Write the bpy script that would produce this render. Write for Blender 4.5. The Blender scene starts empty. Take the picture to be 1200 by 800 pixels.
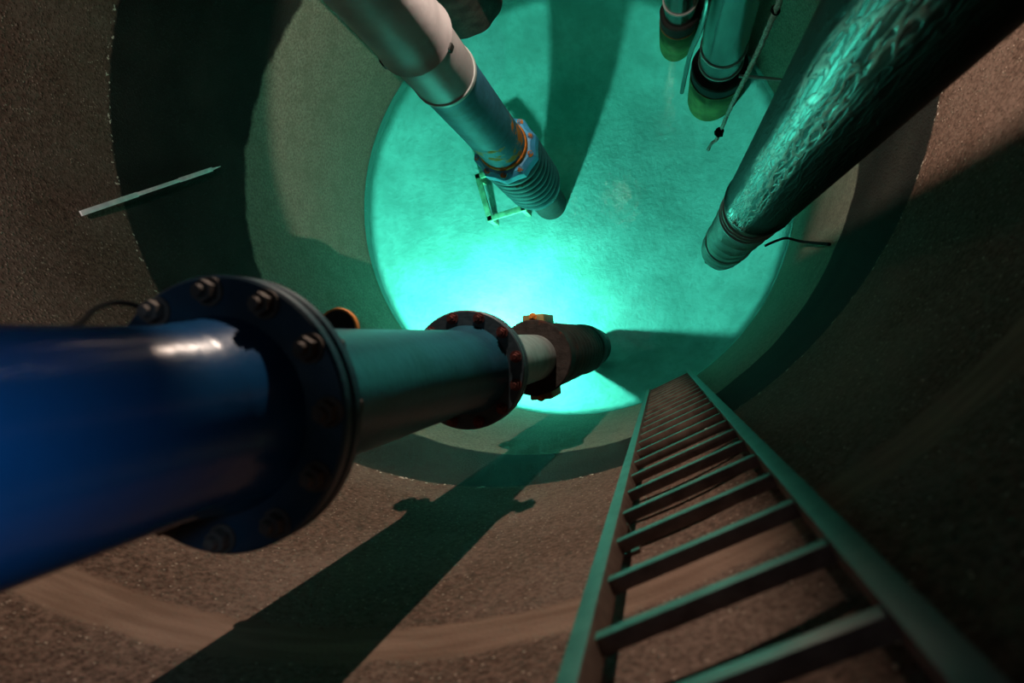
import bpy, bmesh, math, random
from mathutils import Vector, Matrix, noise
random.seed(7)
C = bpy.context.scene.collection
PI = math.pi

# ------------------------------------------------------------------ camera frame (1200x800, 24 mm on 36 mm)
F = 800.0
TILT = math.atan(175.0 / F)
CAM = Vector((0, 0, 7.6))            # 7.6 m above the water (z = 0)
RX = Vector((math.cos(TILT), 0, -math.sin(TILT)))
UY = Vector((0, 1, 0))
FW = Vector((-math.sin(TILT), 0, -math.cos(TILT)))

def ray(px, py):
    return (RX * (px - 600) + UY * (400 - py) + FW * F)

def at(px, py, depth):
    """world point seen at a pixel, `depth` metres below the camera"""
    d = ray(px, py)
    return CAM + d * (depth / -d.z)

def at_h(px, py, h):
    """world point seen at a pixel, h metres out from the camera's plumb line"""
    d = ray(px, py)
    return CAM + d * (h / math.hypot(d.x, d.y))

PIT = Vector((-1.05, 1.60, 0))
RAD = 2.424
BED = -1.05

def on_wall(px, py, off=0.0):
    d = ray(px, py); d = d / d.length
    o = CAM - PIT
    a = d.x ** 2 + d.y ** 2; b = o.x * d.x + o.y * d.y; c = o.x ** 2 + o.y ** 2 - (RAD - off) ** 2
    t = (-b + math.sqrt(b * b - a * c)) / a
    return CAM + d * t

# ------------------------------------------------------------------ materials
def mat(name):
    m = bpy.data.materials.new(name); m.use_nodes = True
    nt = m.node_tree; nt.nodes.clear()
    out = nt.nodes.new('ShaderNodeOutputMaterial')
    return m, nt, out

class N:
    """small node helper"""
    def __init__(s, nt): s.nt = nt
    def new(s, t, **kw):
        n = s.nt.nodes.new(t)
        for k, v in kw.items(): setattr(n, k, v)
        return n
    def put(s, sock, v):
        if hasattr(v, 'is_output'): s.nt.links.new(v, sock)
        else: sock.default_value = v
    def math(s, op, a, b=0.0, clamp=False):
        n = s.new('ShaderNodeMath', operation=op, use_clamp=clamp)
        s.put(n.inputs[0], a); s.put(n.inputs[1], b); return n.outputs[0]
    def step(s, v, lo, hi, a=0.0, b=1.0):
        n = s.new('ShaderNodeMapRange', interpolation_type='SMOOTHSTEP')
        s.put(n.inputs[0], v)
        n.inputs[1].default_value = lo; n.inputs[2].default_value = hi
        n.inputs[3].default_value = a; n.inputs[4].default_value = b
        return n.outputs[0]
    def mix(s, f, a, b):
        n = s.new('ShaderNodeMix', data_type='RGBA')
        s.put(n.inputs[0], f); s.put(n.inputs[6], a); s.put(n.inputs[7], b)
        return n.outputs[2]
    def noise(s, vec, scale, detail=4.0, rough=0.55):
        n = s.new('ShaderNodeTexNoise'); s.put(n.inputs['Vector'], vec)
        n.inputs['Scale'].default_value = scale; n.inputs['Detail'].default_value = detail
        n.inputs['Roughness'].default_value = rough
        return n.outputs[0]
    def vor(s, vec, scale, feature='F1', out=0):
        n = s.new('ShaderNodeTexVoronoi', feature=feature); s.put(n.inputs['Vector'], vec)
        n.inputs['Scale'].default_value = scale
        return n.outputs[out]
    def scale(s, vec, v):
        n = s.new('ShaderNodeVectorMath', operation='MULTIPLY'); s.put(n.inputs[0], vec)
        n.inputs[1].default_value = v; return n.outputs[0]
    def obj(s):
        return s.new('ShaderNodeTexCoord').outputs['Object']
    def xyz(s, vec):
        n = s.new('ShaderNodeSeparateXYZ'); s.put(n.inputs[0], vec); return n.outputs
    def bump(s, h, strength, dist):
        n = s.new('ShaderNodeBump'); s.put(n.inputs['Height'], h)
        n.inputs['Strength'].default_value = strength; n.inputs['Distance'].default_value = dist
        return n.outputs[0]

def col(r, g, b):
    return (r, g, b, 1.0)

def principled(name, base, rough=0.5, metal=0.0, vary=0.15, vscale=6.0, bump=0.0, bscale=40.0,
               spec=0.5, rust=None, stretch=(1, 1, 1), coat=0.0):
    """paint or metal with patchy wear; rust = (colour, threshold, scale)"""
    m, nt, out = mat(name); n = N(nt)
    p = n.new('ShaderNodeBsdfPrincipled')
    v = n.scale(n.obj(), stretch)
    nz = n.noise(v, vscale)
    dark = col(*[c * (1 - vary) for c in base]); light = col(*[min(1, c * (1 + vary)) for c in base])
    c = n.mix(n.step(nz, 0.3, 0.7), dark, light)
    r = rough
    if rust:
        rc, th, sc = rust
        rn = n.noise(v, sc, 6, 0.65)
        k = n.step(rn, th, th + 0.06)
        c = n.mix(k, c, col(*rc))
        r = n.math('MAXIMUM', n.math('MULTIPLY', k, 0.85), rough)
    n.put(p.inputs['Base Color'], c); n.put(p.inputs['Roughness'], r)
    p.inputs['Metallic'].default_value = metal
    p.inputs['Specular IOR Level'].default_value = spec
    if coat: p.inputs['Coat Weight'].default_value = coat; p.inputs['Coat Roughness'].default_value = 0.2
    if bump:
        n.put(p.inputs['Normal'], n.bump(n.noise(v, bscale, 5), bump, 0.01))
    nt.links.new(p.outputs[0], out.inputs[0])
    return m

def make_wall_material():
    m, nt, out = mat('pit_concrete'); n = N(nt)
    p = n.new('ShaderNodeBsdfPrincipled')
    v = n.obj(); x, y, z = n.xyz(v)
    warp = n.noise(v, 3.0, 6)
    grain = n.noise(v, 45.0, 6, 0.7)
    peb = n.vor(v, 55.0)
    pebr = n.new('ShaderNodeTexVoronoi'); n.put(pebr.inputs['Vector'], v); pebr.inputs['Scale'].default_value = 55.0
    pick = n.xyz(pebr.outputs['Color'])[0]
    big = n.noise(v, 1.6, 5)
    # upper rings: brown exposed aggregate
    brown = n.mix(n.step(grain, 0.3, 0.7), col(.05, .029, .021), col(.21, .13, .097))
    brown = n.mix(n.step(big, 0.35, 0.7), brown, n.mix(n.step(grain, .35, .65), col(.13, .085, .065), col(.22, .15, .118)))
    chip = n.math('MULTIPLY', n.step(pick, 0.78, 0.86), n.step(peb, 0.30, 0.12))
    brown = n.mix(chip, brown, col(.55, .42, .33))
    pit = n.step(n.noise(v, 85.0, 3), 0.36, 0.30)
    brown = n.mix(n.math('MULTIPLY', pit, 0.7), brown, col(.03, .018, .014))
    # smooth trowelled joints between the cast rings
    wz = n.math('ADD', z, n.math('MULTIPLY', n.math('SUBTRACT', n.noise(v, 7.0, 6, .65), 0.5), 0.10))
    def band(lo, hi, e=0.02):
        return n.math('MULTIPLY', n.step(wz, lo - e, lo + e), n.step(wz, hi + e, hi - e))
    smooth = n.math('MAXIMUM', band(5.80, 6.02), band(7.35, 7.6))
    tr = n.mix(n.step(n.noise(n.scale(v, (1, 1, 6)), 3.0), 0.3, 0.7), col(.16, .098, .07), col(.24, .155, .115))
    brown = n.mix(smooth, brown, tr)
    # middle ring: dark wet band
    wet = n.mix(n.step(big, 0.3, 0.75), col(.013, .0135, .012), col(.030, .030, .025))
    wet = n.mix(n.math('MULTIPLY', n.step(grain, .55, .8), .35), wet, col(.06, .06, .05))
    # lowest ring: pale lime scale left by the standing water
    pale = n.mix(n.step(grain, 0.32, 0.68), col(.15, .16, .122), col(.29, .305, .235))
    pale = n.mix(n.math('MULTIPLY', n.step(n.noise(v, 5.0, 5), .45, .7), .4), pale, col(.14, .16, .115))
    # borders
    zj = n.math('ADD', z, n.math('MULTIPLY', n.math('SUBTRACT', n.noise(v, 14.0, 4), .5), 0.03))
    upper = n.step(zj, 3.845, 3.875)
    zt = n.math('ADD', n.math('ADD', z, n.math('MULTIPLY', y, 0.15)),
                n.math('MULTIPLY', n.math('SUBTRACT', warp, .5), 0.22))
    low = n.step(zt, 2.40, 2.33)
    c = n.mix(low, wet, pale)
    c = n.mix(upper, c, brown)
    # little bright drips of lime caught along the joint
    seam = n.math('MULTIPLY', n.step(z, 3.845, 3.855), n.step(z, 3.895, 3.885))
    drip = n.math('MULTIPLY', seam, n.step(n.noise(v, 30.0, 2), 0.62, 0.66))
    c = n.mix(drip, c, col(.8, .72, .6))
    # wet edge at the water line
    slime = n.step(n.math('ADD', z, n.math('MULTIPLY', warp, .12)), 0.14, 0.06)
    c = n.mix(n.math('MULTIPLY', slime, .5), c, col(.10, .12, .085))
    c = n.mix(n.step(z, .01, -.02), c, col(.38, .42, .40))
    n.put(p.inputs['Base Color'], c)
    p.inputs['Roughness'].default_value = 0.9
    p.inputs['Specular IOR Level'].default_value = 0.12
    h = n.math('ADD', n.math('MULTIPLY', grain, 0.6), n.math('MULTIPLY', n.step(peb, .5, .05), 0.5))
    h = n.math('MULTIPLY', h, n.math('SUBTRACT', 1.0, n.math('MULTIPLY', smooth, .85)))
    n.put(p.inputs['Normal'], n.bump(h, 0.9, 0.016))
    nt.links.new(p.outputs[0], out.inputs[0])
    return m

def make_water_material():
    m, nt, out = mat('clear_teal_water'); n = N(nt)
    tr = n.new('ShaderNodeBsdfTransparent'); tr.inputs[0].default_value = col(.065, .73, .58)
    gl = n.new('ShaderNodeBsdfGlossy'); gl.inputs['Roughness'].default_value = 0.10
    fr = n.new('ShaderNodeFresnel'); fr.inputs[0].default_value = 1.33
    nm = n.bump(n.noise(n.obj(), 5.0, 3), 0.25, 0.02)
    n.put(gl.inputs['Normal'], nm); n.put(fr.inputs['Normal'], nm)
    mx = n.new('ShaderNodeMixShader')
    nt.links.new(fr.outputs[0], mx.inputs[0]); nt.links.new(tr.outputs[0], mx.inputs[1]); nt.links.new(gl.outputs[0], mx.inputs[2])
    nt.links.new(mx.outputs[0], out.inputs[0])
    return m

def make_bed_material():
    m, nt, out = mat('silted_pit_bed'); n = N(nt)
    p = n.new('ShaderNodeBsdfPrincipled'); v = n.obj()
    a = n.noise(v, 2.2, 6, .6); b = n.noise(v, 14.0, 5, .6)
    c = n.mix(n.step(a, .3, .7), col(.33, .37, .35), col(.48, .51, .49))
    c = n.mix(n.math('MULTIPLY', n.step(b, .45, .7), .3), c, col(.26, .31, .29))
    n.put(p.inputs['Base Color'], c); p.inputs['Roughness'].default_value = 0.9
    p.inputs['Specular IOR Level'].default_value = 0.1
    n.put(p.inputs['Normal'], n.bump(b, .4, .03))
    nt.links.new(p.outputs[0], out.inputs[0])
    return m

def make_sheen_pipe_material():
    """black wet steel with lime runs down its length"""
    m, nt, out = mat('wet_black_steel_painted_sheen'); n = N(nt)
    p = n.new('ShaderNodeBsdfPrincipled'); v = n.obj()
    w = n.new('ShaderNodeVectorMath', operation='ADD'); n.put(w.inputs[0], n.scale(v, (1, 1, .06)))
    nz = n.new('ShaderNodeTexNoise'); n.put(nz.inputs['Vector'], n.scale(v, (1, 1, .2))); nz.inputs['Scale'].default_value = 16.0
    nz.inputs['Detail'].default_value = 4
    n.put(w.inputs[1], n.scale(nz.outputs['Color'], (.05, .05, .05)))
    e = n.vor(w.outputs[0], 58.0, 'DISTANCE_TO_EDGE')
    streak = n.step(e, 0.16, 0.04)
    fine = n.noise(n.scale(v, (1, 1, .08)), 60.0, 5)
    x, y, z = n.xyz(v)
    ang = n.math('ARCTAN2', y, x)                                  # -pi..pi; the painted sheen lies about -141 degrees
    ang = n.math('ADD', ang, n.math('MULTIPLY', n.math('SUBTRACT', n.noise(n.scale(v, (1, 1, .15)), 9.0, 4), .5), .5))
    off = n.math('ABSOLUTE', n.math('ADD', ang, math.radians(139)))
    sheen_band = n.step(off, .44, .24)
    thin = n.math('MULTIPLY', streak, n.step(fine, .3, .55))
    k = n.math('MULTIPLY', sheen_band, n.math('MAXIMUM', thin, .05))
    c = n.mix(k, col(.010, .011, .011), col(.85, .9, .84))  # pale streaks in the colour stand in for the bright water's reflection
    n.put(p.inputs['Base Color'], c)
    n.put(p.inputs['Roughness'], n.math('SUBTRACT', .5, n.math('MULTIPLY', sheen_band, .32)))
    n.put(p.inputs['Specular IOR Level'], n.math('ADD', .1, n.math('MULTIPLY', sheen_band, .7)))
    h = n.math('ADD', streak, n.math('MULTIPLY', fine, .7))
    n.put(p.inputs['Normal'], n.bump(h, 0.45, 0.006))
    nt.links.new(p.outputs[0], out.inputs[0])
    return m

M = {}
M['wall'] = make_wall_material()
M['water'] = make_water_material()
M['bed'] = make_bed_material()
M['painted_sheen'] = make_sheen_pipe_material()
M['blue'] = principled('blue_pipe_paint', (.005, .060, .165), .24, 0, .12, 3, .12, 30, .45)
M['blue_flange'] = principled('dark_blue_flange_paint', (.010, .042, .068), .42, 0, .2, 6, .15, 30, .5)
M['teal_blue'] = principled('weathered_teal_blue_paint', (.012, .070, .105), .34, 0, .2, 4, .15, 30, .4)
M['grey_flange'] = principled('greyed_blue_flange_paint', (.045, .070, .085), .5, 0, .25, 8, .2, 30, .4)
M['bolt'] = principled('dull_bolt_steel', (.10, .075, .058), .75, .1, .3, 20, .2, 60)
M['red_bolt'] = principled('red_rusted_bolt', (.12, .022, .016), .7, 0, .3, 20, .3, 60)
M['zinc'] = principled('grey_galvanised_steel', (.34, .38, .37), .5, .25, .2, 9, .1, 30)
M['rust_black'] = principled('dark_rusty_iron', (.030, .024, .021), .8, 0, .35, 12, .6, 40, .3,
                             rust=((.075, .028, .018), .58, 9))
M['black'] = principled('black_rubber', (.012, .013, .012), .7, 0, .3, 10, .3, 40, .3)
M['brass'] = principled('olive_coated_lug', (.30, .24, .08), .55, .1, .3, 14, .3, 40)
M['orange_rust'] = principled('orange_rust', (.62, .22, .035), .8, 0, .35, 25, .5, 60, .2)
M['orange'] = principled('orange_rim', (.75, .26, .05), .5, 0, .1, 8)
M['grey_pvc'] = principled('worn_grey_plastic', (.29, .27, .275), .36, 0, .15, 4, .1, 20, .15,
                           rust=((.05, .04, .04), .76, 14))
M['blue_grey'] = principled('blue_painted_steel_worn', (.035, .135, .21), .5, 0, .25, 7, .25, 45, .2)
M['blue_rusty'] = principled('blue_paint_with_orange_rust', (.035, .14, .22), .55, 0, .2, 7, .4, 45, .2,
                             rust=((.65, .22, .03), .52, 7))
M['cyan'] = principled('bright_blue_paint', (.07, .46, .80), .45, 0, .15, 9, .15, 40, .4,
                       rust=((.45, .20, .06), .66, 10))
M['cyan_rusty'] = principled('rusting_blue_bolt', (.08, .30, .48), .6, 0, .3, 20, .3, 60, .3, rust=((.60, .24, .06), .46, 22))
M['bellows'] = principled('blue_grey_bellows', (.03, .115, .14), .5, 0, .25, 9, .2, 40, .4,
                          rust=((.10, .055, .03), .6, 6))
M['wet_steel'] = principled('wet_galvanised_steel', (.20, .23, .22), .24, .95, .25, 5, .25, 30, .5, stretch=(1, 1, .3))
M['pale_collar'] = principled('pale_scaled_sleeve', (.16, .20, .17), .5, .1, .35, 9, .5, 50, .4, stretch=(1, 1, .4))
M['under'] = principled('algae_brown_pipe', (.10, .095, .03), .8, 0, .3, 8, .4, 30, .2)
def make_ladder_material():
    """rusty brown steel, green paint left on the faces turned to the pit"""
    m, nt, out = mat('green_painted_rusty_steel'); n = N(nt)
    p = n.new('ShaderNodeBsdfPrincipled'); tc = n.new('ShaderNodeTexCoord'); v = tc.outputs['Object']
    nx, ny, nz = n.xyz(tc.outputs['Normal']); x, y, z = n.xyz(v)
    nzv = n.noise(v, 14.0, 5, .6)
    rust = n.mix(n.step(nzv, .3, .7), col(.10, .065, .05), col(.19, .135, .105))
    green = n.mix(n.step(nzv, .35, .75), col(.022, .16, .125), col(.04, .22, .17))
    worn = n.math('MULTIPLY', n.step(n.math('ADD', z, n.math('MULTIPLY', nzv, .3)), 6.35, 6.9), n.step(x, .05, .15))
    green = n.mix(worn, green, col(.17, .19, .165))
    k = n.math('MULTIPLY', n.step(ny, -.5, -.8), n.step(nzv, .80, .72))
    n.put(p.inputs['Base Color'], n.mix(k, rust, green))
    p.inputs['Roughness'].default_value = .55; p.inputs['Specular IOR Level'].default_value = .3
    n.put(p.inputs['Normal'], n.bump(nzv, .2, .004))
    nt.links.new(p.outputs[0], out.inputs[0])
    return m
M['ladder'] = make_ladder_material()
M['rope'] = principled('frayed_pale_rope', (.42, .46, .42), .9, 0, .4, 60, .6, 120, .1)
M['cable'] = principled('black_cable', (.006, .006, .006), .85, 0, .2, 20, 0, 40, .05)
M['strip'] = principled('pale_aluminium_strip', (.84, .86, .90), .42, .15, .18, 9, .05, 40, .5)
M['frame'] = principled('pale_submerged_steel', (.34, .40, .24), .8, 0, .35, 14, .3, 40, .2)
M['mast'] = principled('dark_crusted_concrete', (.055, .045, .040), .85, 0, .4, 7, .7, 30, .2)

# ------------------------------------------------------------------ mesh helpers
def link(name, bm, m, parent=None, smooth=True, angle=35):
    bmesh.ops.remove_doubles(bm, verts=bm.verts, dist=1e-6)
    bmesh.ops.recalc_face_normals(bm, faces=bm.faces)
    me = bpy.data.meshes.new(name); bm.to_mesh(me); bm.free()
    if smooth:
        me.polygons.foreach_set('use_smooth', [True] * len(me.polygons))
        me.set_sharp_from_angle(angle=math.radians(angle))
    me.materials.append(m)
    o = bpy.data.objects.new(name, me); C.objects.link(o)
    if parent: o.parent = parent
    return o

def lathe(profile, n=64, closed=True, wob=0.0):
    """profile: (radius, z) pairs revolved round z; closed joins last to first"""
    bm = bmesh.new(); rings = []
    for r, z in profile:
        ring = []
        for i in range(n):
            a = 2 * PI * i / n
            rr = r
            if wob:
                rr = r + wob * (noise.noise(Vector((math.cos(a) * 2.5, math.sin(a) * 2.5, z * 6))))
            ring.append(bm.verts.new((rr * math.cos(a), rr * math.sin(a), z)))
        rings.append(ring)
    k = len(rings) if closed else len(rings) - 1
    for j in range(k):
        a, b = rings[j], rings[(j + 1) % len(rings)]
        for i in range(n):
            bm.faces.new((a[i], a[(i + 1) % n], b[(i + 1) % n], b[i]))
    return bm

def tube_profile(r, z0, z1, t=0.012, e=0.003):
    return [(r - e, z0), (r, z0 + e), (r, z1 - e), (r - e, z1), (r - t, z1), (r - t, z0)]

def disc_profile(ri, ro, z0, z1, e=0.005):
    return [(ri, z0), (ro - e, z0), (ro, z0 + e), (ro, z1 - e), (ro - e, z1), (ri, z1)]

def sweep(pts, r, n=8, twist=0.0, cap=True, jitter=0.0, sub=6):
    """round bar along a smooth path"""
    P = [Vector(p) for p in pts]
    if sub > 1 and len(P) > 2:
        Q = []
        for i in range(len(P) - 1):
            p0 = P[max(i - 1, 0)]; p1 = P[i]; p2 = P[i + 1]; p3 = P[min(i + 2, len(P) - 1)]
            for s in range(sub):
                t = s / sub
                Q.append(0.5 * ((2 * p1) + (p2 - p0) * t + (2 * p0 - 5 * p1 + 4 * p2 - p3) * t * t + (3 * p1 - p0 - 3 * p2 + p3) * t ** 3))
        Q.append(P[-1]); P = Q
    bm = bmesh.new(); rings = []; nrm = None
    for i, p in enumerate(P):
        d = (P[min(i + 1, len(P) - 1)] - P[max(i - 1, 0)]).normalized()
        if nrm is None:
            nrm = d.orthogonal().normalized()
        nrm = (nrm - d * nrm.dot(d)).normalized()
        b = d.cross(nrm)
        rr = r * (1 + jitter * (random.random() - .5))
        ring = []
        for k in range(n):
            a = 2 * PI * k / n
            bulge = 1.0 + (0.22 * math.cos(3 * (a + twist * i)) if twist else 0)
            ring.append(bm.verts.new(p + (nrm * math.cos(a) + b * math.sin(a)) * rr * bulge))
        rings.append(ring)
    for a, b in zip(rings, rings[1:]):
        for k in range(n):
            bm.faces.new((a[k], a[(k + 1) % n], b[(k + 1) % n], b[k]))
    if cap:
        bm.faces.new(rings[0][::-1]); bm.faces.new(rings[-1])
    return bm

def box(bm, mtx, sx, sy, sz, bev=0.003):
    r = bmesh.ops.create_cube(bm, size=1.0)
    bmesh.ops.scale(bm, vec=(sx, sy, sz), verts=r['verts'])
    if bev:
        es = list({e for v in r['verts'] for e in v.link_edges})
        g = bmesh.ops.bevel(bm, geom=es, offset=bev, segments=2, affect='EDGES', profile=.6)
        vs = list({v for f in g['faces'] for v in f.verts} | {v for v in r['verts'] if v.is_valid})
    else:
        vs = r['verts']
    seen = set(vs); st = list(vs)
    while st:
        v = st.pop()
        for e in v.link_edges:
            w = e.other_vert(v)
            if w not in seen: seen.add(w); st.append(w)
    bmesh.ops.transform(bm, matrix=mtx, verts=list(seen))

def hex_bolt(x, y, z, r, h, up=1, washer=True):
    bm = bmesh.new()
    if washer:
        g = bmesh.ops.create_cone(bm, cap_ends=True, segments=20, radius1=r * 1.3, radius2=r * 1.3, depth=h * .18,
                                  matrix=Matrix.Translation((x, y, z + up * h * .09)))
    g = bmesh.ops.create_cone(bm, cap_ends=True, segments=6, radius1=r, radius2=r, depth=h * .7,
                              matrix=Matrix.Translation((x, y, z + up * h * .53)))
    g = bmesh.ops.create_cone(bm, cap_ends=True, segments=14, radius1=r * .6, radius2=r * .5, depth=h * .5,
                              matrix=Matrix.Translation((x, y, z + up * h * 1.1)))
    return bm

def thing(name, label, cat, mtx=None, group=None):
    o = bpy.data.objects.new(name, None); C.objects.link(o)
    o.empty_display_size = 0.1
    if mtx is not None: o.matrix_world = mtx
    o['label'] = label; o['category'] = cat
    if group: o['group'] = group
    return o

def tag(o, label, cat, group=None):
    o['label'] = label; o['category'] = cat
    if group: o['group'] = group
    return o

def structure(o):
    o['kind'] = 'structure'; return o

class Axis:
    """a plumb (or nearly plumb) pipe axis; t = metres down its own line from the camera's level"""
    def __init__(s, vp, th, d):
        s.n = ray(*vp).normalized()
        x = (RX - s.n * RX.dot(s.n)).normalized()
        # in the camera's frame x is its right vector made square to the axis
        y = (-s.n).cross(x)
        a = math.radians(th)
        s.o = CAM + x * (math.cos(a) * d) + y * (math.sin(a) * d)
        s.x, s.y = x, y
    def p(s, t): return s.o + s.n * t
    def frame(s, t0):
        """matrix: origin at the pipe's foot, z up along the pipe, x towards the picture's right"""
        z = -s.n; x = s.x; y = z.cross(x)
        m = Matrix((x, y, z)).transposed().to_4x4()
        m.translation = s.p(t0)
        return m

# ------------------------------------------------------------------ the pit
def pit_wall():
    bm = bmesh.new(); n = 160
    zs = [BED - .2 + 0.25 * i for i in range(43)]
    inner, outer = [], []
    for z in zs:
        inner.append([bm.verts.new((RAD * math.cos(2 * PI * i / n), RAD * math.sin(2 * PI * i / n), z)) for i in range(n)])
    for z in (zs[0], zs[-1]):
        outer.append([bm.verts.new(((RAD + .3) * math.cos(2 * PI * i / n), (RAD + .3) * math.sin(2 * PI * i / n), z)) for i in range(n)])
    rows = inner + [outer[1], outer[0]]
    for j in range(len(rows)):
        a, b = rows[j], rows[(j + 1) % len(rows)]
        for i in range(n):
            bm.faces.new((a[i], a[(i + 1) % n], b[(i + 1) % n], b[i]))
    o = link('wall_round', bm, M['wall'], angle=40)
    o.location = (PIT.x, PIT.y, 0)
    return structure(o)
pit_wall()

# silted bed, dished up towards the wall
prof = [(RAD + .05, BED - .2), (.0006, BED - .2)]
for i in range(33):
    q = max(.0003, i / 32)
    prof.append((q * (RAD + .05), BED + (-.06 - BED) * q ** 4))
o = structure(link('floor', lathe(prof, 128), M['bed'])); o.location = (PIT.x, PIT.y, 0)
bm = bmesh.new(); bmesh.ops.create_circle(bm, cap_ends=True, segments=160, radius=RAD + .01)
o = structure(link('water_surface', bm, M['water'], smooth=False)); o.location = (PIT.x, PIT.y, 0)

# ------------------------------------------------------------------ blue flanged pipe
def flange_with_bolts(root, name, zc, R, ri, m, bm_mat, nb, phase, thick=.04, rb=.026, both=True, bevel=.006):
    """a pair of bolted flange discs centred on zc"""
    for s in (1, -1):
        z0, z1 = (zc + .004, zc + .004 + thick) if s > 0 else (zc - .004 - thick, zc - .004)
        f = link(name, lathe(disc_profile(ri, R, z0, z1, bevel), 96), m, root)
        if s < 0 and not both: continue
        rc = R - rb * 1.45
        for k in range(nb):
            a = math.radians(phase) + 2 * PI * k / nb
            link('bolt', hex_bolt(rc * math.cos(a), rc * math.sin(a), z1 if s > 0 else z0, rb, .036, s), bm_mat, f, angle=30)
    link('gasket', lathe(disc_profile(ri, R - .02, zc - .005, zc + .005, .001), 64), M['black'], root)

D = .95
ax = Axis((786, 390), 190.51, D)
TE = 7.9 * D                                   # foot
rt = thing('flanged_pipe', 'thick blue pipe with bolted flanges running down past the camera to the water', 'pipe', ax.frame(TE))
r = .1955 * D
z1, z2, z3 = TE - 1.37 * D, TE - 3.277 * D, TE - 4.98 * D
ztop = TE + 1.5
hub = lambda zf, s: [(r, zf + s * .20), (r + .003, zf + s * .19), (r + .004, zf + s * .17), (r + .022, zf + s * .06), (r + .024, zf + s * .04)]
prof = [(r - .014, ztop), (r, ztop)] + hub(z1, 1) + [(r - .014, z1 + .04)]
link('pipe_section', lathe(prof, 96), M['blue'], rt)
flange_with_bolts(rt, 'flange', z1, .312 * D, r - .01, M['blue_flange'], M['bolt'], 12, 3, .036, .0245)
prof = [(r - .014, z1 - .04)] + [(a, b) for a, b in hub(z1, -1)][::-1] + hub(z2, 1) + [(r - .014, z2 + .04)]
link('pipe_section', lathe(prof, 96), M['teal_blue'], rt)
flange_with_bolts(rt, 'flange', z2, .2955 * D, .15 * D, M['grey_flange'], M['red_bolt'], 12, 15, .048, .0215)
rs = .1709 * D
link('spool_piece', lathe(tube_profile(rs, z3 + .02, z2 - .036, .012), 72), M['zinc'], rt)
f3 = link('end_flange', lathe(disc_profile(.14 * D, .2804 * D, z3 - .05, z3 + .05, .008), 96, wob=.004), M['rust_black'], rt)
rc = .258 * D
prof = [(rc - .03, 0), (rc - .005, 0), (rc + .018, .02), (rc + .022, .30), (rc + .016, .34), (rc, .36)]
zz = z3 - .05
while True:
    if prof[-1][1] > zz - .55: break
    b = prof[-1][1]; prof += [(rc, b + .10), (rc + .010, b + .12), (rc + .010, b + .20), (rc, b + .22)]
prof += [(rc, zz - .02), (rc + .014, zz), (rc - .03, zz)]
link('foot_coupling', lathe(prof, 80, wob=.006), M['rust_black'], rt)
for a in (96, 276):
    a = math.radians(a)
    bm = bmesh.new()
    box(bm, Matrix.Rotation(a, 4, 'Z') @ Matrix.Translation((rc + .025, 0, z3 - .29)), .075, .16, .42, .014)
    lg = link('clamp_lug', bm, M['brass'], rt)
    link('lug_bolt', hex_bolt(math.cos(a) * (rc + .045), math.sin(a) * (rc + .045), z3 - .08, .022, .035), M['orange_rust'], lg)
link('submerged_barrel', lathe([(.05, BED + .25), (rc * .95, BED + .25), (rc * .95, .001), (.05, .001)], 64), M['rust_black'], rt)
# small capped branch outlet beside the pipe, orange rim
bo = at_h(397, 386, 1.01)
mi = ax.frame(TE).inverted() @ bo
ang = math.atan2(mi.y, mi.x)
dirv = Vector((mi.x, mi.y, 0)).normalized()
cap = link('branch_cap', lathe([(0.001, -.010), (.063, -.010), (.063, .010), (.001, .010)], 48), M['black'], rt)
rim = link('cap_rim', lathe([(.062, -.011), (.068, -.011), (.070, 0), (.068, .011), (.062, .011)], 48), M['orange'], cap)
rim['label'] = 'thin orange rim of the branch cap'
nk = link('branch_outlet', sweep([dirv * (r * .9) + Vector((0, 0, mi.z - .03)), dirv * (Vector((mi.x, mi.y)).length) + Vector((0, 0, mi.z - .03))], .03, 16, sub=1), M['black'], rt)
cap.location = mi
# slim control cable looped over the pipe's shoulder
tip = [at_h(50, 400, 1.08), at_h(92, 380, 1.10), at_h(110, 363, 1.13), at_h(136, 354, 1.15), at_h(165, 360, 1.13), at_h(196, 380, 1.10), at_h(225, 410, 1.08)]
link('control_cable', sweep([ax.frame(TE).inverted() @ p for p in tip], .006, 10), M['cable'], rt)

# ------------------------------------------------------------------ grey and blue drop pipe with bellows
D = 2.46
ax = Axis((790, 415), 128.49, D)
TE = 3.085 * D
rt = thing('bellows_pipe', 'grey drop pipe turning blue and rusty above a ribbed bellows standing in the water', 'pipe', ax.frame(TE))
r = .0904 * D
zl, zs_, zo = TE - 1.567 * D, TE - 1.794 * D, TE - 2.459 * D
ztop = TE + 1.5
sock = [(r - .006, zl + .05), (r - .006, ztop), (r + .016, ztop), (r + .010, zl + .20), (r + .013, zl + .12), (r + .020, zl + .03), (r + .026, zl), (r + .006, zl - .004)]
up = link('upper_sleeve', lathe(sock, 96), M['grey_pvc'], rt); up['label'] = 'upper grey plastic sleeve with flared lip'
for a in (-20, 150, 215):
    a = math.radians(a); bm = bmesh.new()
    box(bm, Matrix.Rotation(a, 4, 'Z') @ Matrix.Translation((r + .02, 0, zl - .02)), .03, .05, .06, .01)
    link('lip_tab', bm, M['black'], up)
mid = link('grey_sleeve', lathe(tube_profile(r, zs_, zl + .04, .02, .006), 96), M['grey_pvc'], rt)
link('seam_ring', lathe(disc_profile(r - .02, r + .009, zs_ - .03, zs_ + .015, .006), 96), M['zinc'], rt)
lo = link('blue_pipe', lathe(tube_profile(r - .004, zo + .55, zs_, .02), 96), M['blue_grey'], rt)
ru = link('rusty_pipe_end', lathe(tube_profile(r - .0035, zo - .02, zo + .552, .02), 96), M['blue_rusty'], rt)
ru['label'] = 'blue pipe end blotched with orange rust'
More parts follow.
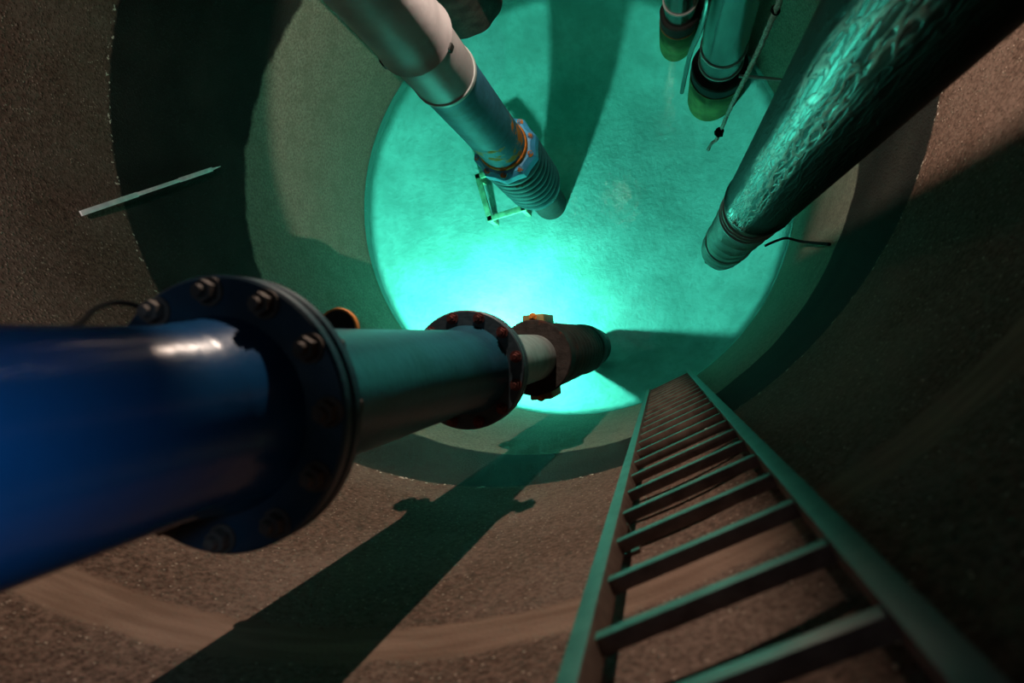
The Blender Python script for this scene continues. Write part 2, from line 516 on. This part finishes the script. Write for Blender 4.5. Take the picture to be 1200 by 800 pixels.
link('rust_ring', lathe([(r - .01, zo - .04), (r + .010, zo - .04), (r + .014, zo - .02), (r + .008, zo + .012), (r - .01, zo + .02)], 96), M['orange_rust'], rt)
# faceted clamp collar
R = .1248 * D; nb = 10
bm = bmesh.new(); rings = []
for rr, z in ((r, zo - .05), (R * .86, zo - .05), (R * .985, zo - .10), (R, zo - .13), (R, zo - .22), (r, zo - .22)):
    ring = []
    for i in range(nb * 2):
        a = 2 * PI * i / (nb * 2)
        k = 1.0 if rr == r else (1.03 if i % 2 else .95)
        ring.append(bm.verts.new((rr * k * math.cos(a), rr * k * math.sin(a), z + (.0 if i % 2 or rr == r else -.012))))
    rings.append(ring)
for j in range(len(rings)):
    a, b = rings[j], rings[(j + 1) % len(rings)]
    for i in range(nb * 2):
        bm.faces.new((a[i], a[(i + 1) % (nb * 2)], b[(i + 1) % (nb * 2)], b[i]))
cl = link('clamp_collar', bm, M['cyan'], rt, angle=12)
for k in range(nb):
    a = 2 * PI * (k + .5) / nb
    link('bolt', hex_bolt(math.cos(a) * R * .86, math.sin(a) * R * .86, zo - .06, .024, .026), M['cyan_rusty'], cl)
prof = [(r, -.02), (R * .93, -.02), (R * .95, .03)]
ztop_b = zo - .22; nr = 8; h = (ztop_b - .06) / nr
for i in range(nr):
    b = .06 + i * h
    prof += [(R * .965, b + h * .15), (R * 1.0, b + h * .45), (R * 1.0, b + h * .62), (R * .955, b + h * .85), (R * .90, b + h * .97)]
prof += [(R * .9, ztop_b), (r, ztop_b)]
link('bellows', lathe(prof, 96), M['bellows'], rt)
# lower pump body that goes on under the water
link('submerged_barrel', lathe([(.05, BED), (R * .66, BED), (R * .66, -.03), (.05, -.03)], 64), M['rust_black'], rt)
# square footing frame lying on bed round that foot
q = [at(560, 207, 8.25), at(574, 256, 8.25), at(613, 244, 8.25)]
q.append(q[0] + q[2] - q[1])
ctr = sum(q, Vector()) / 4
fr = thing('footing_frame', 'pale square steel frame under the water beside the ribbed bellows', 'frame', Matrix.Translation(ctr))
for i in range(4):
    a, b = q[i] - ctr, q[(i + 1) % 4] - ctr
    bm = bmesh.new(); d = (b - a)
    mt = Matrix.Translation((a + b) / 2) @ d.to_track_quat('X', 'Z').to_matrix().to_4x4()
    box(bm, mt, d.length + .07, .07, .05, .008)
    link('side_bar', bm, M['frame'], fr)
    bm = bmesh.new(); box(bm, Matrix.Translation((a.x, a.y, (BED - ctr.z) / 2)), .06, .06, abs(BED - ctr.z), .006)
    link('leg', bm, M['frame'], fr)

# ------------------------------------------------------------------ big black pipe
D = 1.05
ax = Axis((770, 390), 52.61, D)
TE = 6.85 * D
rt = thing('suction_pipe', 'huge wet black pipe with a painted reflection of the water, ending just above the water', 'pipe', ax.frame(TE))
r = .2044 * D
zl = TE - 4.329 * D
prof = [(r - .02, TE + 1.5), (r, TE + 1.5)]
z = TE + 1.5
while z > zl + .06:
    z -= .25; prof.append((r, max(z, zl + .05)))
prof += [(r + .006, zl + .04), (r + .008, zl + .005), (r - .004, zl), (r - .02, zl)]
link('pipe_barrel', lathe(prof, 128), M['painted_sheen'], rt)
rb = r - .012
prof = [(rb - .02, 0), (rb - .006, 0), (rb, .012)]
for zb in (.25, .55, 1.0, 1.35, 1.75, 2.15):
    prof += [(rb, zb - .03), (rb + .006, zb - .012), (rb + .006, zb + .012), (rb, zb + .03)]
prof += [(rb, zl + .02), (rb - .02, zl + .02)]
sl = link('end_sleeve', lathe(prof, 96, wob=.008), M['pale_collar'], rt); sl['label'] = 'paler grey green end sleeve with raised hoops'
for zb, ti in ((2.42, .03), (2.30, -.02), (2.18, .025), (.75, .05)):
    o = link('band', lathe(disc_profile(rb + .001, rb + .012, -.010, .010, .003), 80), M['zinc'], rt)
    o.location = (0, 0, zb); o.rotation_euler = (ti, ti * .5, 0)
a = math.radians(215)
link('eye_bolt', sweep([(rb * .75 * math.cos(a), rb * .75 * math.sin(a), .03), (rb * .78 * math.cos(a), rb * .78 * math.sin(a), -.16),
                        (rb * .70 * math.cos(a), rb * .70 * math.sin(a), -.28), (rb * .55 * math.cos(a), rb * .55 * math.sin(a), -.24)], .028, 10), M['rust_black'], rt)
o = link('tie_wire', sweep([at(896, 288, 6.6), at(910, 282, 6.6), at(922, 279, 6.6), at(940, 283, 6.5), on_wall(972, 286, .02)], .012, 8), M['cable'])
tag(o, 'thin sagging dark wire from the black pipe to the wall', 'wire')

# ------------------------------------------------------------------ two riser pipes with dark collars at the water
def riser(ax, TE, r, rc, label, bands, mtl):
    rt = thing('riser_pipe', label, 'pipe', ax.frame(TE), 'riser pipes standing in the water by the far wall')
    link('pipe_barrel', lathe(tube_profile(r, .02, TE + 1.5, .012), 80), mtl, rt)
    link('collar', lathe(disc_profile(r - .01, rc, -.03, .17, .015), 80, wob=.006), M['black'], rt)
    for zb in bands:
        link('band', lathe(disc_profile(r - .001, r + .014, zb, zb + .03, .004), 80), M['zinc'], rt)
    link('submerged_barrel', lathe([(rc * .5, BED), (rc * 1.02, BED), (rc * 1.02, -.031), (rc * .5, -.031)], 64), M['under'], rt)
    return rt
ax_mid = Axis((775, 400), 78.29, 2.93)
riser(ax_mid, 7.55, .212, .285, 'shiny steel riser pipe with two thin bands and a dark collar, beside the hanging rope', (.30, .62), M['wet_steel'])
p = at(796, 22, 7.55)
ax_s = Axis((775, 400), math.degrees(math.atan2(p.y, p.x)), math.hypot(p.x, p.y))
riser(ax_s, 7.55, .165, .205, 'narrow riser pipe near the far wall with a bright glint above its dark collar', (.42,), M['wet_steel'])

# dark mast hanging short of the water behind the grey drop pipe
p = at(547, 2, 6.1)
ax_b = Axis((775, 400), math.degrees(math.atan2(p.y, p.x)), math.hypot(p.x, p.y))
o = link('hanging_duct', lathe([(.25, 0), (.33, 0), (.345, .02), (.345, 7.6), (.25, 7.6)], 80, wob=.02), M['mast'])
o.matrix_world = ax_b.frame(6.1)
tag(o, 'broad dark crusted duct end hanging behind the grey drop pipe', 'duct')

# rod between the riser and the big black pipe
p0 = at(866, 89, 6.9); dr = at(912, 93, 6.9) - p0
rel = p0 - PIT; a2 = dr.x ** 2 + dr.y ** 2; b2 = rel.x * dr.x + rel.y * dr.y
p1 = p0 + dr * ((-b2 + math.sqrt(b2 * b2 - a2 * (rel.x ** 2 + rel.y ** 2 - (RAD - .02) ** 2))) / a2)
o = link('stay_rod', sweep([p0, p1], .016, 10, sub=1), M['zinc'])
tag(o, 'thin level rod running from the shiny riser behind the huge black pipe', 'rod')

# rope and cable
rp = thing('rope', 'pale frayed rope hanging in front of the shiny steel riser pipe', 'rope', Matrix.Translation(at(843, 155, 6.8)))
b = at(843, 155, 6.8)
link('strand', sweep([p - b for p in (at(935, -50, 3.9), at(912, 5, 4.3), at(893, 50, 4.8), at(875, 88, 5.35), at(858, 122, 6.1), at(846, 150, 6.7))], .017, 12, twist=.5, sub=16), M['rope'], rp)
bm = bmesh.new(); bmesh.ops.create_icosphere(bm, subdivisions=3, radius=.045)
for v in bm.verts: v.co *= 1 + .3 * noise.noise(v.co * 40)
k = link('knot', bm, M['cable'], rp)
link('tail', sweep([Vector((0, 0, 0)), at(840, 163, 6.95) - b, at(834, 168, 7.0) - b, at(830, 175, 7.1) - b], .016, 10, jitter=.3), M['rope'], rp)
bm = bmesh.new(); bmesh.ops.create_icosphere(bm, subdivisions=3, radius=.03)
for v in bm.verts: v.co = v.co * (1 + .3 * noise.noise(v.co * 40)) + (at(909, 12, 4.38) - b)
link('knot', bm, M['cable'], rp)
o = link('power_cable', sweep([at(838, -60, 4.7), at(830, 0, 5.0), at(820, 36, 5.5), at(808, 66, 6.3), at(799, 108, 7.4)], .022, 10, sub=10, jitter=.15), M['wet_steel'])
tag(o, 'slim wet cable hanging just beside the shiny riser, opposite side from the rope', 'cable')

# ------------------------------------------------------------------ ladder
L = Vector((-.114, -.5196, 0)); Rr = Vector((.2659, -.3283, 0))
u = (Rr - L).normalized(); nn = Vector((u.y, -u.x, 0))      # nn points to the wall
base = (L + Rr) / 2
ZB = .08
half = (Rr - L).length / 2
fm = Matrix((u, nn, Vector((0, 0, 1)))).transposed().to_4x4(); fm.translation = (base.x, base.y, ZB)
ld = thing('ladder', 'long steel ladder with green-painted rails fixed upright against the concrete wall', 'ladder', fm)
HT = 9.2 - ZB
for s in (-1, 1):
    bm = bmesh.new()
    box(bm, Matrix.Translation((s * (half + .021), .012, HT / 2)), .042, .060, HT, .004)
    link('rail', bm, M['ladder'], ld)
k = 0
for i in range(-2, 24):
    z = 7.6 - (.90 + .2965 * i) - ZB
    if z < .08: break
    bm = bmesh.new()
    box(bm, Matrix.Translation((0, .018, z - .017)), half * 2 + .01, .034, .034, .004)
    link('rung', bm, M['ladder'], ld)
for z in (7.05, 5.45, 3.6, 1.8):
    for s in (-1, 1):
        bm = bmesh.new()
        wall = base + u * (s * (half + .02))
        q = wall - PIT; q.z = 0
        # distance from here to the wall along nn
        bq = q.dot(nn); tq = -bq + math.sqrt(bq * bq - q.length_squared + RAD * RAD)
        box(bm, Matrix.Translation((s * (half + .02), (.03 + tq) / 2, z)), .045, tq - .03, .012, .002)
        box(bm, Matrix.Translation((s * (half + .02), tq - .006, z)), .06, .012, .12, .002)
        link('wall_bracket', bm, M['ladder'], ld)

# ------------------------------------------------------------------ strip on the wall
A, B = on_wall(95, 250, .03), on_wall(258, 195, .03)
cn = (A + B) / 2
rad = Vector((PIT.x - cn.x, PIT.y - cn.y, 0)).normalized()
X = (B - A).normalized(); Zv = (rad - X * rad.dot(X)).normalized(); Yv = Zv.cross(X)
ln = (B - A).length
fm = Matrix((X, Yv, Zv)).transposed().to_4x4(); fm.translation = cn
st = thing('gauge_strip', 'thin pale metal strip slanting across the concrete wall above the blue pipe', 'strip', fm)
segs = ((-.5, -.17, .020), (-.17, .14, .016), (.14, .42, .020))
for a, b, w in segs:
    bm = bmesh.new(); box(bm, Matrix.Translation(((a + b) / 2 * ln, 0, 0)), (b - a) * ln + .004, w * 1.6, .012, .003)
    link('strip_section', bm, M['strip'], st)
bm = bmesh.new()
box(bm, Matrix.Translation((.46 * ln, 0, 0)), .085 * ln, .02, .008, .002)
for v in bm.verts:
    k = (v.co.x / ln - .42) / .08
    v.co.y *= max(.1, 1 - .8 * max(0, min(1, k)))
link('tapered_tip', bm, M['strip'], st)
for a in (-.4, 0, .36):
    bm = bmesh.new(); box(bm, Matrix.Translation((a * ln, 0, -.012)), .03, .02, .025, .003)
    link('stand_off', bm, M['zinc'], st)

# ------------------------------------------------------------------ lights
def lamp(name, kind, loc, power, color, size=.05, target=None, angle=None, blend=.1):
    l = bpy.data.lights.new(name, kind); l.energy = power; l.color = color
    if kind == 'AREA': l.size = size
    else: l.shadow_soft_size = size
    if kind == 'SPOT': l.spot_size = math.radians(angle); l.spot_blend = blend
    o = bpy.data.objects.new(name, l); C.objects.link(o); o.location = loc
    if target is not None:
        o.rotation_euler = (Vector(target) - Vector(loc)).to_track_quat('-Z', 'Y').to_euler()
    return o
# a warm bulb half way down by the far wall; added unseen panels shade walls
LB = Vector((-.70, 2.57, 4.85))
lamp('flood_bulb', 'POINT', LB, 310, (1.0, .80, .66), .008)
hd = thing('added_lamp_hood', 'unseen hood added round the work lamp to keep its light off chosen walls', 'lamp', Matrix.Translation(LB))
def arc_panel(a0, a1, ri, z0, z1, t=.006, floor=False):
    bm = bmesh.new(); n = max(3, int((a1 - a0) / 4)); rows = []
    for i in range(n + 1):
        a = math.radians(a0 + (a1 - a0) * i / n); c, s_ = math.cos(a), math.sin(a)
        if floor: pr = ((.002, z0), (ri, z0), (ri, z0 + t), (.002, z0 + t))
        else: pr = ((ri, z0), (ri + t, z0), (ri + t, z1), (ri, z1))
        rows.append([bm.verts.new((r_ * c, r_ * s_, z_)) for r_, z_ in pr])
    for a, b in zip(rows, rows[1:]):
        for k in range(4): bm.faces.new((a[k], a[(k + 1) % 4], b[(k + 1) % 4], b[k]))
    bm.faces.new(rows[0]); bm.faces.new(rows[-1][::-1])
    return bm
for a0, a1 in ((-73, -43), (-28, 36), (56, 214)):  # added panels, cut to keep the bulb's light off chosen walls
    link('added_shade_panel', arc_panel(a0, a1, .20, -.20 if a0 == 56 else -.42, .195), M['black'], hd)
link('added_glint_blocker', arc_panel(-118, 30, .08, -.126, 0, floor=True), M['black'], hd)  # added sector that blocks the bulb's glint on the water
link('added_shade_brim', lathe([(.02, .22), (.30, .20), (.30, .206), (.02, .226)], 48), M['black'], hd)  # added brim that limits how high the bulb's light reaches
link('hanger', sweep([(0, 0, .215), (0, 0, 4.4)], .012, 10, sub=1), M['cable'], hd)
lamp('hatch_skylight', 'AREA', (-.9, .6, 10.4), 3.5, (.72, .88, 1.0), 1.2)
# an unseen spot near the shaft's head, added to brighten the left wall
lamp('left_wall_fill', 'SPOT', (-1.9, .6, 8.4), 370, (1.0, .84, .76), .06, (-3.35, .55, 5.2), 62, .9)
# a white lamp sunk just under the water behind the blue pipe
sl_ = at(586, 380, 7.74)
lamp('sunk_lamp', 'SPOT', sl_, 470, (1.0, .98, .90), .05, sl_ - Vector((0, 0, 1)), 179, .02)
# an unseen cool spot beside the camera, added to brighten the near blue pipe
lamp('blue_pipe_fill', 'SPOT', (-.42, -.02, 7.55), 24.0, (.40, .66, 1.0), .08, (-.9, -.16, 7.25), 90, 1.0)

w = bpy.data.worlds.new('dim_shaft_air'); bpy.context.scene.world = w; w.use_nodes = True
w.node_tree.nodes['Background'].inputs[0].default_value = (.25, .3, .35, 1)
w.node_tree.nodes['Background'].inputs[1].default_value = 0.008

# ------------------------------------------------------------------ camera
cd = bpy.data.cameras.new('camera'); cam = bpy.data.objects.new('camera', cd); C.objects.link(cam)
cd.sensor_width = 36; cd.lens = 24; cd.clip_start = .02
cam.location = CAM; cam.rotation_euler = (0, TILT, 0)
cd.dof.use_dof = True; cd.dof.focus_distance = 5.5; cd.dof.aperture_fstop = 2.0
sc = bpy.context.scene
sc.camera = cam
vs = sc.view_settings
vs.view_transform = 'Standard'; vs.look = 'None'; vs.gamma = 1; vs.use_curve_mapping = False; vs.exposure = 0
sc.cycles.max_bounces = 10; sc.cycles.transparent_max_bounces = 12
sc.cycles.use_denoising = True
sc.cycles.caustics_reflective = False
